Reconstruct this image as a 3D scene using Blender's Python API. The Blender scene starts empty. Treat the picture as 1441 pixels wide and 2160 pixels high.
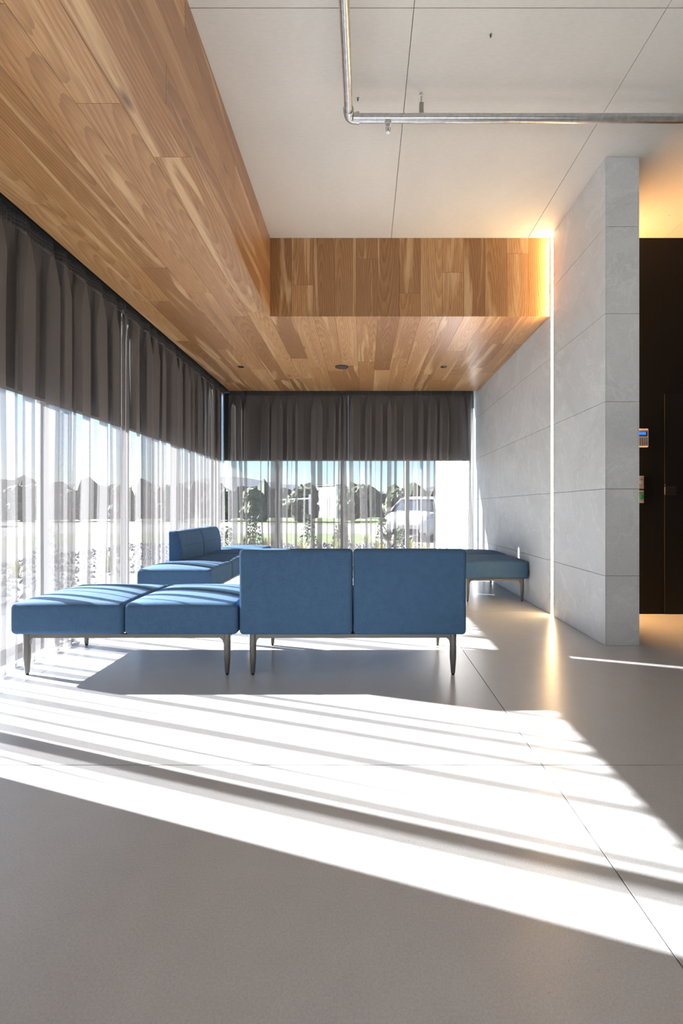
import bpy, bmesh, math, random
from math import sin, cos, pi, radians, sqrt
from mathutils import Vector, Matrix

random.seed(7)
scene = bpy.context.scene
COL = scene.collection

# ------------------------------------------------------------------ camera
CAM_Z = 1.01
cam_d = bpy.data.cameras.new('camera')
cam_d.sensor_fit = 'VERTICAL'
cam_d.sensor_height = 36.0
cam_d.lens = 16.0
cam_d.shift_x = -48.5 / 2160
cam_d.shift_y = -8.0 / 2160
cam_d.clip_start = 0.05
cam_d.clip_end = 2000
cam = bpy.data.objects.new('camera', cam_d)
cam.location = (0, 0, CAM_Z)
cam.rotation_euler = (radians(90), 0, 0)
COL.objects.link(cam)
scene.camera = cam

# ------------------------------------------------------------------ sky, sun, exposure
SUN_EL = radians(27.5)
SUN_AZ = Vector((-0.951, 0.309, 0))          # horizontal direction towards the sun
world = bpy.data.worlds.new('world')
scene.world = world
world.use_nodes = True
wn = world.node_tree
for n in list(wn.nodes):
    wn.nodes.remove(n)
w_out = wn.nodes.new('ShaderNodeOutputWorld')
w_bg = wn.nodes.new('ShaderNodeBackground')
w_sky = wn.nodes.new('ShaderNodeTexSky')
w_sky.sky_type = 'NISHITA'
w_sky.sun_disc = False
w_sky.sun_elevation = SUN_EL
w_sky.sun_rotation = radians(-72)
w_sky.air_density = 1.0
w_sky.dust_density = 0.3
w_sky.ozone_density = 4.0
w_bg.inputs['Strength'].default_value = 0.115
wn.links.new(w_sky.outputs[0], w_bg.inputs[0])
wn.links.new(w_bg.outputs[0], w_out.inputs[0])

sun_d = bpy.data.lights.new('sun', 'SUN')
sun_d.energy = 26.0
sun_d.angle = radians(0.6)
sun_d.color = (1.0, 0.975, 0.945)
sun = bpy.data.objects.new('sun', sun_d)
to_sun = Vector((SUN_AZ.x * cos(SUN_EL), SUN_AZ.y * cos(SUN_EL), sin(SUN_EL)))
sun.rotation_euler = to_sun.to_track_quat('Z', 'Y').to_euler()
sun.location = (-20, 8, 12)
COL.objects.link(sun)

scene.view_settings.view_transform = 'Standard'
scene.view_settings.look = 'None'
scene.view_settings.gamma = 1.0
scene.view_settings.use_curve_mapping = False
scene.view_settings.exposure = 1.82
scene.cycles.use_denoising = True
scene.cycles.max_bounces = 14
scene.cycles.diffuse_bounces = 8
scene.cycles.glossy_bounces = 4
scene.cycles.transmission_bounces = 8
scene.cycles.transparent_max_bounces = 40

# ------------------------------------------------------------------ material helpers
def new_mat(name):
    m = bpy.data.materials.new(name)
    m.use_nodes = True
    nt = m.node_tree
    for n in list(nt.nodes):
        nt.nodes.remove(n)
    out = nt.nodes.new('ShaderNodeOutputMaterial')
    return m, nt, out

def N(nt, kind, **props):
    n = nt.nodes.new(kind)
    ins = props.pop('ins', {})
    for k, v in props.items():
        setattr(n, k, v)
    for k, v in ins.items():
        if isinstance(v, bpy.types.NodeSocket):
            nt.links.new(v, n.inputs[k])
        else:
            n.inputs[k].default_value = v
    return n

def ramp(nt, fac, stops, interp='LINEAR'):
    r = nt.nodes.new('ShaderNodeValToRGB')
    r.color_ramp.interpolation = interp
    els = r.color_ramp.elements
    while len(els) < len(stops):
        els.new(0.5)
    for e, (p, c) in zip(els, stops):
        e.position = p
        e.color = (*c, 1) if len(c) == 3 else c
    nt.links.new(fac, r.inputs[0])
    return r.outputs[0]

def mixc(nt, fac, a, b, mode='MIX'):
    m = nt.nodes.new('ShaderNodeMix')
    m.data_type = 'RGBA'
    m.blend_type = mode
    for i, v in ((0, fac), (6, a), (7, b)):
        if isinstance(v, bpy.types.NodeSocket):
            nt.links.new(v, m.inputs[i])
        else:
            m.inputs[i].default_value = v if not isinstance(v, tuple) or len(v) == 4 else (*v, 1)
    return m.outputs[2]

def mth(nt, op, a, b=None, clamp=False):
    m = nt.nodes.new('ShaderNodeMath')
    m.operation = op
    m.use_clamp = clamp
    for i, v in ((0, a), (1, b)):
        if v is None:
            continue
        if isinstance(v, bpy.types.NodeSocket):
            nt.links.new(v, m.inputs[i])
        else:
            m.inputs[i].default_value = v
    return m.outputs[0]

def principled(nt, out, color, rough=0.5, metal=0.0, spec=0.5, normal=None, coat=0.0, coat_rough=0.1, sheen=0.0):
    p = nt.nodes.new('ShaderNodeBsdfPrincipled')
    for k, v in (('Base Color', color), ('Roughness', rough), ('Metallic', metal),
                 ('Specular IOR Level', spec), ('Coat Weight', coat), ('Coat Roughness', coat_rough),
                 ('Sheen Weight', sheen)):
        if isinstance(v, bpy.types.NodeSocket):
            nt.links.new(v, p.inputs[k])
        else:
            p.inputs[k].default_value = (*v, 1) if k == 'Base Color' else v
    if normal is not None:
        nt.links.new(normal, p.inputs['Normal'])
    nt.links.new(p.outputs[0], out.inputs[0])
    return p

def bump(nt, height, strength=0.3, dist=0.01):
    b = nt.nodes.new('ShaderNodeBump')
    b.inputs['Strength'].default_value = strength
    b.inputs['Distance'].default_value = dist
    nt.links.new(height, b.inputs['Height'])
    return b.outputs[0]

def objcoord(nt, scale=(1, 1, 1), randomize=True):
    tc = nt.nodes.new('ShaderNodeTexCoord')
    mp = nt.nodes.new('ShaderNodeMapping')
    mp.inputs['Scale'].default_value = scale
    nt.links.new(tc.outputs['Object'], mp.inputs['Vector'])
    if randomize:
        oi = nt.nodes.new('ShaderNodeObjectInfo')
        v = N(nt, 'ShaderNodeVectorMath', operation='SCALE', ins={0: (37.0, 91.0, 53.0), 'Scale': oi.outputs['Random']})
        nt.links.new(v.outputs[0], mp.inputs['Location'])
    return mp.outputs[0]

def worldcoord(nt, scale=(1, 1, 1)):
    g = nt.nodes.new('ShaderNodeNewGeometry')
    mp = nt.nodes.new('ShaderNodeMapping')
    mp.inputs['Scale'].default_value = scale
    nt.links.new(g.outputs['Position'], mp.inputs['Vector'])
    return mp.outputs[0]

def noise(nt, vec, scale, detail=4.0, rough=0.5, dist=0.0):
    n = nt.nodes.new('ShaderNodeTexNoise')
    nt.links.new(vec, n.inputs['Vector'])
    n.inputs['Scale'].default_value = scale
    n.inputs['Detail'].default_value = detail
    n.inputs['Roughness'].default_value = rough
    n.inputs['Distortion'].default_value = dist
    return n.outputs[0]

M = {}

def simple(name, color, rough=0.5, metal=0.0, spec=0.5, var=0.0, vscale=20.0, **kw):
    m, nt, out = new_mat(name)
    if var > 0:
        nz = noise(nt, objcoord(nt), vscale, 4)
        lo = tuple(c * (1 - var) for c in color)
        hi = tuple(min(1, c * (1 + var)) for c in color)
        col = ramp(nt, nz, [(0.3, lo), (0.7, hi)])
    else:
        col = color
    principled(nt, out, col, rough, metal, spec, **kw)
    M[name] = m
    return m

# oak veneer boards: local X runs along the board
def make_wood():
    m, nt, out = new_mat('oak')
    oi = nt.nodes.new('ShaderNodeObjectInfo')
    v = objcoord(nt, (0.55, 5.0, 5.0))
    warp = noise(nt, v, 1.3, 3, 0.5)
    wv = N(nt, 'ShaderNodeVectorMath', operation='SCALE', ins={0: (0.0, 2.2, 0.0), 'Scale': warp})
    v2 = N(nt, 'ShaderNodeVectorMath', operation='ADD', ins={0: v, 1: wv.outputs[0]}).outputs[0]
    rings = N(nt, 'ShaderNodeTexWave', wave_type='BANDS', bands_direction='Y',
              ins={'Vector': v2, 'Scale': 2.6, 'Distortion': 5.0, 'Detail': 3.0, 'Detail Scale': 1.2, 'Detail Roughness': 0.55}).outputs['Fac']
    tcn = nt.nodes.new('ShaderNodeTexCoord')
    rv = N(nt, 'ShaderNodeVectorMath', operation='SCALE', ins={0: (733.0, 411.0, 0.0), 'Scale': oi.outputs['Random']}).outputs[0]
    rf = N(nt, 'ShaderNodeVectorMath', operation='FRACTION', ins={0: rv}).outputs[0]
    rc = N(nt, 'ShaderNodeVectorMath', operation='SUBTRACT', ins={0: rf, 1: (0.5, 0.5, 0.0)}).outputs[0]
    ro = N(nt, 'ShaderNodeVectorMath', operation='MULTIPLY', ins={0: rc, 1: (0.16, 0.22, 0.0)}).outputs[0]
    cx = N(nt, 'ShaderNodeVectorMath', operation='MULTIPLY', ins={0: tcn.outputs['Object'], 1: (0.10, 1.0, 0.0)}).outputs[0]
    cv = N(nt, 'ShaderNodeVectorMath', operation='ADD', ins={0: cx, 1: ro}).outputs[0]
    cath = N(nt, 'ShaderNodeTexWave', wave_type='RINGS', rings_direction='Z', wave_profile='SAW',
             ins={'Vector': cv, 'Scale': 17.0, 'Distortion': 2.6, 'Detail': 3.0, 'Detail Scale': 0.9, 'Detail Roughness': 0.5}).outputs['Fac']
    streak = noise(nt, objcoord(nt, (0.30, 4.2, 4.2)), 2.2, 4, 0.5, 0.8)
    pores = noise(nt, objcoord(nt, (6.0, 160.0, 160.0)), 1.5, 2, 0.6)
    base = ramp(nt, oi.outputs['Random'], [(0.0, (0.34, 0.165, 0.060)), (0.35, (0.44, 0.228, 0.088)),
                                           (0.7, (0.52, 0.285, 0.118)), (1.0, (0.61, 0.36, 0.165))])
    c1 = mixc(nt, ramp(nt, rings, [(0.15, (0, 0, 0)), (0.85, (0.35, 0.35, 0.35))]), base,
              mixc(nt, 1.0, base, (0.72, 0.64, 0.55), 'MULTIPLY'))
    c1 = mixc(nt, ramp(nt, cath, [(0.30, (0, 0, 0)), (0.95, (0.62, 0.62, 0.62))]), c1, mixc(nt, 1.0, c1, (0.60, 0.50, 0.40), 'MULTIPLY'))
    sap = ramp(nt, streak, [(0.54, (0, 0, 0)), (0.64, (0.8, 0.8, 0.8))])
    c2 = mixc(nt, sap, c1, (0.66, 0.43, 0.22))
    dk = ramp(nt, streak, [(0.24, (0.6, 0.6, 0.6)), (0.38, (0, 0, 0))])
    c3 = mixc(nt, dk, c2, (0.21, 0.105, 0.045))
    c4 = mixc(nt, ramp(nt, pores, [(0.3, (0.35, 0.35, 0.35)), (0.5, (0, 0, 0))]), c3, (0.16, 0.075, 0.03))
    # a few knots
    kn = N(nt, 'ShaderNodeTexVoronoi', ins={'Vector': objcoord(nt, (0.7, 2.2, 2.2)), 'Scale': 1.1}).outputs['Distance']
    c5 = mixc(nt, ramp(nt, kn, [(0.015, (0.8, 0.8, 0.8)), (0.06, (0, 0, 0))]), c4, (0.09, 0.04, 0.018))
    principled(nt, out, c5, 0.36, 0, 0.5, normal=bump(nt, rings, 0.05, 0.002), coat=0.35, coat_rough=0.30)
    M['oak'] = m

def make_floor():
    m, nt, out = new_mat('polished_concrete')
    v = worldcoord(nt)
    big = noise(nt, v, 0.9, 5, 0.55)
    mid = noise(nt, v, 9.0, 4, 0.6)
    fine = noise(nt, v, 170.0, 2, 0.6)
    col = ramp(nt, big, [(0.3, (0.43, 0.445, 0.455)), (0.7, (0.495, 0.508, 0.518))])
    col = mixc(nt, 0.35, col, ramp(nt, mid, [(0.35, (0.43, 0.442, 0.45)), (0.65, (0.50, 0.51, 0.515))]))
    col = mixc(nt, 0.28, col, ramp(nt, fine, [(0.3, (0.33, 0.337, 0.343)), (0.7, (0.60, 0.61, 0.62))]))
    # pin holes, thicker in some areas
    vo = N(nt, 'ShaderNodeTexVoronoi', ins={'Vector': v, 'Scale': 42.0, 'Randomness': 1.0}).outputs['Distance']
    dens = noise(nt, v, 1.1, 2)
    hole = mth(nt, 'MULTIPLY', ramp(nt, vo, [(0.05, (1, 1, 1)), (0.10, (0, 0, 0))]),
               ramp(nt, dens, [(0.54, (0, 0, 0)), (0.64, (0.7, 0.7, 0.7))]))
    col = mixc(nt, hole, col, (0.10, 0.095, 0.09))
    rg = ramp(nt, mid, [(0.3, (0.24, 0.24, 0.24)), (0.7, (0.34, 0.34, 0.34))])
    principled(nt, out, col, 0.27, 0, 0.6, normal=bump(nt, fine, 0.04, 0.001))
    M['polished_concrete'] = m

def make_ceiling():
    m, nt, out = new_mat('cast_concrete')
    v = worldcoord(nt)
    oi = nt.nodes.new('ShaderNodeObjectInfo')
    big = noise(nt, worldcoord(nt, (1, 0.6, 1)), 1.4, 6, 0.6, 0.4)
    grain = noise(nt, worldcoord(nt, (8, 30, 8)), 3.0, 3, 0.6)
    col = ramp(nt, big, [(0.3, (0.60, 0.585, 0.545)), (0.7, (0.68, 0.665, 0.625))])
    col = mixc(nt, 0.25, col, ramp(nt, grain, [(0.3, (0.56, 0.545, 0.505)), (0.7, (0.70, 0.685, 0.645))]))
    vo = N(nt, 'ShaderNodeTexVoronoi', ins={'Vector': v, 'Scale': 3.2}).outputs['Distance']
    col = mixc(nt, ramp(nt, vo, [(0.012, (0.8, 0.8, 0.8)), (0.03, (0, 0, 0))]), col, (0.16, 0.15, 0.135))
    principled(nt, out, col, 0.75, 0, 0.3, normal=bump(nt, big, 0.1, 0.01))
    M['cast_concrete'] = m

def make_stone(name, lo, hi):
    m, nt, out = new_mat(name)
    v = worldcoord(nt)
    w = noise(nt, v, 0.9, 4, 0.5)
    wv = N(nt, 'ShaderNodeVectorMath', operation='SCALE', ins={0: (1.4, 1.4, 1.8), 'Scale': w})
    v2 = N(nt, 'ShaderNodeVectorMath', operation='ADD', ins={0: v, 1: wv.outputs[0]}).outputs[0]
    veins = N(nt, 'ShaderNodeTexWave', wave_type='BANDS', bands_direction='DIAGONAL',
              ins={'Vector': v2, 'Scale': 0.55, 'Distortion': 9.0, 'Detail': 5.0, 'Detail Scale': 0.8}).outputs['Fac']
    cloud = noise(nt, v2, 2.2, 5, 0.6)
    rn = noise(nt, v2, 1.5, 6, 0.55, 1.6)
    ridge = mth(nt, 'ABSOLUTE', mth(nt, 'SUBTRACT', rn, 0.5))
    fine = noise(nt, v, 140.0, 2, 0.6)
    mid = tuple((a + b) / 2 for a, b in zip(lo, hi))
    col = ramp(nt, cloud, [(0.3, lo), (0.7, hi)])
    col = mixc(nt, ramp(nt, veins, [(0.86, (0, 0, 0)), (1.0, (0.28, 0.28, 0.28))]), col, tuple(min(1, c * 1.15) for c in hi))
    col = mixc(nt, ramp(nt, veins, [(0.0, (0.22, 0.22, 0.22)), (0.10, (0, 0, 0))]), col, tuple(c * 0.82 for c in lo))
    col = mixc(nt, ramp(nt, ridge, [(0.0, (0.42, 0.42, 0.42)), (0.022, (0, 0, 0))]), col, tuple(min(1, c * 1.22) for c in hi))
    col = mixc(nt, 0.22, col, ramp(nt, fine, [(0.3, tuple(c * 0.6 for c in mid)), (0.7, tuple(min(1, c * 1.35) for c in mid))]))
    principled(nt, out, col, 0.55, 0, 0.4, normal=bump(nt, fine, 0.12, 0.002))
    M[name] = m

def make_fabric():
    m, nt, out = new_mat('blue_wool')
    v = objcoord(nt)
    fine = noise(nt, v, 330.0, 2, 0.7)
    mid = noise(nt, v, 26.0, 3, 0.6)
    col = ramp(nt, fine, [(0.3, (0.040, 0.088, 0.165)), (0.7, (0.082, 0.162, 0.280))])
    col = mixc(nt, 0.3, col, ramp(nt, mid, [(0.3, (0.046, 0.094, 0.172)), (0.7, (0.074, 0.142, 0.25))]))
    principled(nt, out, col, 0.9, 0, 0.12, normal=bump(nt, fine, 0.25, 0.002))
    M['blue_wool'] = m

def make_sheer(name, open_lo, open_hi, refl, trans):
    m, nt, out = new_mat(name)
    weave = noise(nt, worldcoord(nt, (260, 260, 40)), 1.6, 2, 0.5)
    tr = nt.nodes.new('ShaderNodeBsdfTransparent')
    tr.inputs[0].default_value = (1, 1, 1, 1)
    df = N(nt, 'ShaderNodeBsdfDiffuse', ins={'Color': (*refl, 1)})
    tl = N(nt, 'ShaderNodeBsdfTranslucent', ins={'Color': (*trans, 1)})
    add = nt.nodes.new('ShaderNodeAddShader')
    nt.links.new(df.outputs[0], add.inputs[0])
    nt.links.new(tl.outputs[0], add.inputs[1])
    mx = nt.nodes.new('ShaderNodeMixShader')
    fac = ramp(nt, weave, [(0.35, (open_lo,) * 3), (0.65, (open_hi,) * 3)])
    nt.links.new(fac, mx.inputs[0])
    nt.links.new(add.outputs[0], mx.inputs[1])
    nt.links.new(tr.outputs[0], mx.inputs[2])
    nt.links.new(mx.outputs[0], out.inputs[0])
    M[name] = m

def make_glass():
    m, nt, out = new_mat('window_glass')
    tr = nt.nodes.new('ShaderNodeBsdfTransparent')
    tr.inputs[0].default_value = (0.95, 0.95, 0.965, 1)
    gl = N(nt, 'ShaderNodeBsdfGlossy', ins={'Roughness': 0.0})
    fr = N(nt, 'ShaderNodeFresnel', ins={'IOR': 1.45})
    mx = nt.nodes.new('ShaderNodeMixShader')
    nt.links.new(fr.outputs[0], mx.inputs[0])
    nt.links.new(tr.outputs[0], mx.inputs[1])
    nt.links.new(gl.outputs[0], mx.inputs[2])
    nt.links.new(mx.outputs[0], out.inputs[0])
    M['window_glass'] = m

def make_emit(name, color, strength):
    m, nt, out = new_mat(name)
    e = N(nt, 'ShaderNodeEmission', ins={'Color': (*color, 1), 'Strength': strength})
    nt.links.new(e.outputs[0], out.inputs[0])
    M[name] = m

make_wood(); make_floor(); make_ceiling()
make_stone('stone_tile', (0.54, 0.565, 0.585), (0.65, 0.675, 0.695))
make_fabric()
make_sheer('sheer', 0.44, 0.48, (0.17, 0.164, 0.162), (0.040, 0.041, 0.043))
make_sheer('sheer_hem', 0.08, 0.16, (0.14, 0.135, 0.13), (0.12, 0.12, 0.125))
make_sheer('header_fabric', 0.0, 0.05, (0.07, 0.068, 0.068), (0.03, 0.03, 0.03))
make_glass()
make_emit('led_warm', (1.0, 0.66, 0.33), 17.0)
make_emit('led_amber', (1.0, 0.50, 0.18), 58.0)
make_emit('screen_blue', (0.03, 0.16, 0.75), 0.5)
simple('gunmetal', (0.155, 0.150, 0.143), 0.42, 0.55)
simple('black_rubber', (0.012, 0.012, 0.012), 0.6)
simple('black_paint', (0.004, 0.0035, 0.0035), 0.6, spec=0.2)
simple('door_black', (0.0042, 0.0038, 0.0038), 0.5, spec=0.25)
simple('frame_grey', (0.20, 0.205, 0.21), 0.45, 0.2)
simple('blind_fabric', (0.035, 0.033, 0.033), 0.9, var=0.1, vscale=60)
simple('blind_bar', (0.20, 0.20, 0.20), 0.5)
simple('galvanised', (0.55, 0.56, 0.57), 0.30, 0.9, var=0.15, vscale=40)
simple('brass_green', (0.30, 0.30, 0.24), 0.45, 0.6)
simple('dark_gap', (0.03, 0.03, 0.03), 0.9)
simple('core_grey', (0.22, 0.22, 0.215), 0.9)
simple('joint_grey', (0.13, 0.125, 0.12), 0.9)
simple('white_plaster', (0.74, 0.75, 0.75), 0.9, var=0.04)
simple('dark_plaster', (0.12, 0.122, 0.125), 0.9, var=0.04)
simple('white_render', (0.80, 0.80, 0.79), 0.9, var=0.03)
simple('white_plastic', (0.70, 0.62, 0.55), 0.45)
simple('grey_plastic', (0.30, 0.28, 0.26), 0.5)
simple('black_gloss', (0.01, 0.01, 0.01), 0.25)
simple('key_dark', (0.06, 0.05, 0.05), 0.5)
simple('green_plastic', (0.02, 0.22, 0.11), 0.5)
simple('aluminium', (0.62, 0.63, 0.64), 0.35, 0.8)
simple('grass', (0.060, 0.085, 0.022), 0.95, var=0.3, vscale=3.0)
simple('asphalt', (0.22, 0.215, 0.21), 0.9, var=0.12, vscale=4.0)
simple('paving', (0.15, 0.148, 0.145), 0.9, var=0.08, vscale=4.0)
simple('gravel', (0.075, 0.076, 0.08), 0.95, var=0.6, vscale=18.0)
simple('leaf_dark', (0.030, 0.050, 0.022), 0.8, var=0.5, vscale=3.0)
simple('leaf_mid', (0.045, 0.066, 0.028), 0.8, var=0.5, vscale=3.0)
simple('grass_blade', (0.24, 0.24, 0.09), 0.8, var=0.4, vscale=6.0)
simple('bark', (0.08, 0.06, 0.045), 0.95, var=0.3, vscale=8.0)
simple('hill_haze', (0.010, 0.020, 0.038), 1.0, var=0.2, vscale=0.05)  # distance haze is put into the ridge's blue colour
simple('car_white', (0.62, 0.62, 0.63), 0.25, coat=0.6)
simple('car_glass', (0.03, 0.04, 0.05), 0.05, spec=0.8)
simple('car_black', (0.015, 0.015, 0.016), 0.5)
simple('car_rim', (0.45, 0.45, 0.46), 0.3, 0.8)
simple('lamp_clear', (0.55, 0.57, 0.6), 0.1, 0.3)
simple('plate_white', (0.55, 0.55, 0.52), 0.5)
simple('shed_wall', (0.55, 0.53, 0.50), 0.8, var=0.05)
simple('shed_roof', (0.25, 0.25, 0.26), 0.7)
simple('paint_white', (0.75, 0.75, 0.74), 0.6)

# ------------------------------------------------------------------ object helpers
def wloc(o):
    v = Vector(o.location)
    while o.parent:
        o = o.parent
        v = v + Vector(o.location)
    return v

def link(name, verts, faces, mat, parent=None, loc=None, smooth=False):
    """mesh object; loc is relative to the parent"""
    me = bpy.data.meshes.new(name)
    me.from_pydata([tuple(v) for v in verts], [], faces)
    me.update()
    bm = bmesh.new(); bm.from_mesh(me)
    bmesh.ops.recalc_face_normals(bm, faces=bm.faces)
    bm.to_mesh(me); bm.free()
    if smooth:
        me.polygons.foreach_set('use_smooth', [True] * len(me.polygons))
    me.materials.append(M[mat])
    o = bpy.data.objects.new(name, me)
    COL.objects.link(o)
    if parent:
        o.parent = parent
    if loc is not None:
        o.location = loc
    return o

def box_data(sx, sy, sz):
    hx, hy, hz = sx / 2, sy / 2, sz / 2
    v = [(-hx, -hy, -hz), (hx, -hy, -hz), (hx, hy, -hz), (-hx, hy, -hz),
         (-hx, -hy, hz), (hx, -hy, hz), (hx, hy, hz), (-hx, hy, hz)]
    f = [(0, 3, 2, 1), (4, 5, 6, 7), (0, 1, 5, 4), (1, 2, 6, 5), (2, 3, 7, 6), (3, 0, 4, 7)]
    return v, f

def wbox(name, x0, x1, y0, y1, z0, z1, mat, parent=None):
    """axis aligned box in world coordinates, origin at its centre"""
    v, f = box_data(x1 - x0, y1 - y0, z1 - z0)
    c = Vector(((x0 + x1) / 2, (y0 + y1) / 2, (z0 + z1) / 2))
    if parent:
        c = c - wloc(parent)
    return link(name, v, f, mat, parent, c)

def boxes(name, lst, mat, parent=None, loc=None):
    """several boxes (x0,x1,y0,y1,z0,z1) joined into one mesh"""
    V, F = [], []
    for (x0, x1, y0, y1, z0, z1) in lst:
        v, f = box_data(x1 - x0, y1 - y0, z1 - z0)
        k = len(V)
        V += [(a + (x0 + x1) / 2, b + (y0 + y1) / 2, c + (z0 + z1) / 2) for a, b, c in v]
        F += [tuple(i + k for i in q) for q in f]
    return link(name, V, F, mat, parent, loc)

def lathe_data(profile, seg=20):
    """profile [(r,z)] around Z"""
    V, F = [], []
    for r, z in profile:
        for i in range(seg):
            a = 2 * pi * i / seg
            V.append((r * cos(a), r * sin(a), z))
    for j in range(len(profile) - 1):
        for i in range(seg):
            a, b = j * seg + i, j * seg + (i + 1) % seg
            F.append((a, b, b + seg, a + seg))
    F.append(tuple(range(seg))[::-1])
    F.append(tuple((len(profile) - 1) * seg + i for i in range(seg)))
    return V, F

def lathe(name, profile, mat, parent=None, loc=None, seg=20, rot=None, smooth=True):
    V, F = lathe_data(profile, seg)
    o = link(name, V, F, mat, parent, loc, smooth)
    if rot:
        o.rotation_euler = rot
    if smooth:
        o.data.set_sharp_from_angle(angle=radians(40))
    return o

def tube_data(pts, r, seg=14):
    pts = [Vector(p) for p in pts]
    V, F = [], []
    for i, p in enumerate(pts):
        d = (pts[min(i + 1, len(pts) - 1)] - pts[max(i - 1, 0)]).normalized()
        up = Vector((0, 0, 1)) if abs(d.z) < 0.9 else Vector((1, 0, 0))
        a = d.cross(up).normalized(); b = d.cross(a)
        for k in range(seg):
            t = 2 * pi * k / seg
            V.append(p + (a * cos(t) + b * sin(t)) * r)
    for i in range(len(pts) - 1):
        for k in range(seg):
            q, w = i * seg + k, i * seg + (k + 1) % seg
            F.append((q, w, w + seg, q + seg))
    F.append(tuple(range(seg))); F.append(tuple((len(pts) - 1) * seg + k for k in range(seg)))
    return V, F

def tube(name, pts, r, mat, parent=None, loc=None, seg=14):
    V, F = tube_data(pts, r, seg)
    o = link(name, V, F, mat, parent, loc, True)
    o.data.set_sharp_from_angle(angle=radians(50))
    return o

def empty(name, loc, rz=0.0):
    o = bpy.data.objects.new(name, None)
    o.empty_display_size = 0.2
    o.location = loc
    o.rotation_euler = (0, 0, rz)
    COL.objects.link(o)
    return o

def tag(o, label=None, cat=None, group=None, kind=None):
    if label: o['label'] = label
    if cat: o['category'] = cat
    if group: o['group'] = group
    if kind: o['kind'] = kind
    return o

def struct(o, label=None):
    return tag(o, label, None, None, 'structure')

# ------------------------------------------------------------------ room dimensions
CEIL = 3.59
SOF = 2.84                     # underside of the wooden soffit
XL = -2.11                     # soffit edge at the left curtain
XS = -0.90                     # soffit inner edge
YB = 7.10                      # soffit edge at the back curtain
YF = 4.344                     # front face of the back soffit
XR = 1.77                      # stone wall face
X0, X1, Y0, Y1 = -2.55, 6.0, -5.0, 7.55

# ------------------------------------------------------------------ floor
floor = struct(wbox('floor', X0, X1, Y0, Y1, -0.30, -0.012, 'joint_grey'), 'polished grey concrete floor cut into large slabs by thin joints')
xs = [X0, -1.98, 0.70, 3.38, X1]
ys = [Y0, -0.89, 1.79, 4.47, Y1]
G = 0.0022
for i in range(len(xs) - 1):
    for j in range(len(ys) - 1):
        wbox('floor_slab', xs[i] + G, xs[i + 1] - G, ys[j] + G, ys[j + 1] - G, -0.012, 0.0, 'polished_concrete', floor)

# ------------------------------------------------------------------ ceiling
ceiling = struct(wbox('ceiling', X0, X1, Y0, Y1, CEIL + 0.010, CEIL + 0.30, 'core_grey'), 'cast concrete ceiling with formwork panel joints')
xs = [X0, -1.05, 0.255, 1.56, 2.865, 4.17, X1]
ys = [Y0, -0.3, 2.348, 4.96, Y1]
for i in range(len(xs) - 1):
    for j in range(len(ys) - 1):
        g = 0.0022
        wbox('ceiling_panel', xs[i] + g, xs[i + 1] - g, ys[j] + g, ys[j + 1] - g, CEIL + random.uniform(0, 0.0012), CEIL + 0.010, 'cast_concrete', ceiling)

# ------------------------------------------------------------------ wooden soffit
soffit = struct(wbox('ceiling_soffit', XL + 0.004, XS - 0.014, Y0, YB - 0.004, SOF + 0.012, CEIL, 'dark_gap'),
                'L-shaped dropped soffit clad in oak boards')
wbox('soffit_core', XS - 0.014, XR - 0.004, YF + 0.014, YB - 0.004, SOF + 0.012, CEIL, 'dark_gap', soffit)
BG = 0.0009
def plank(axis, c, length, width):
    """oak board: axis 'under' along Y facing down, 'side' along Y facing +X, 'front' along Z facing -Y"""
    v, f = box_data(length - 2 * BG, width - 2 * BG, 0.012)
    o = link('plank', v, f, 'oak', soffit, Vector(c) - wloc(soffit))
    if axis == 'under':
        o.rotation_euler = (0, 0, pi / 2)
    elif axis == 'side':
        o.rotation_euler = Matrix(((0, 0, 1), (1, 0, 0), (0, 1, 0))).to_euler()
    else:
        o.rotation_euler = Matrix(((0, 1, 0), (0, 0, 1), (1, 0, 0))).to_euler()
    return o
def runs(a, b, lo, hi):
    cuts = [a]
    p = a + random.uniform(0.3, 1.0) * hi
    while p < b - 0.35:
        cuts.append(p)
        p += random.uniform(lo, hi)
    cuts.append(b)
    return list(zip(cuts[:-1], cuts[1:]))
ncol = 6
wcol = (XS - XL) / ncol
for i in range(ncol):
    xc = XL + (i + 0.5) * wcol
    for a, b in runs(-1.6, YB, 1.5, 2.4):
        plank('under', (xc, (a + b) / 2, SOF + 0.006), b - a, wcol)
ncol = 13
wcol = (XR - XS) / ncol
for i in range(ncol):
    xc = XS + (i + 0.5) * wcol
    for a, b in runs(YF, YB, 0.8, 1.9):
        plank('under', (xc, (a + b) / 2, SOF + 0.006), b - a, wcol)
hside = (CEIL - SOF) / 4
for i in range(4):
    zc = SOF + (i + 0.5) * hside
    for a, b in runs(-1.6, YF, 1.4, 2.4):
        plank('side', (XS - 0.006 + 0.0, (a + b) / 2, zc), b - a, hside)
front_cuts = {1: 0.30, 4: 0.55, 6: 0.22, 8: 0.42, 11: 0.60, 2: None, 9: None}
for i in range(ncol):
    xc = XS + (i + 0.5) * wcol
    c = front_cuts.get(i)
    zz = [SOF + 0.0] + ([SOF + c] if c else []) + [CEIL]
    for a, b in zip(zz[:-1], zz[1:]):
        plank('front', (xc, YF + 0.006, (a + b) / 2), b - a, wcol)

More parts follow.
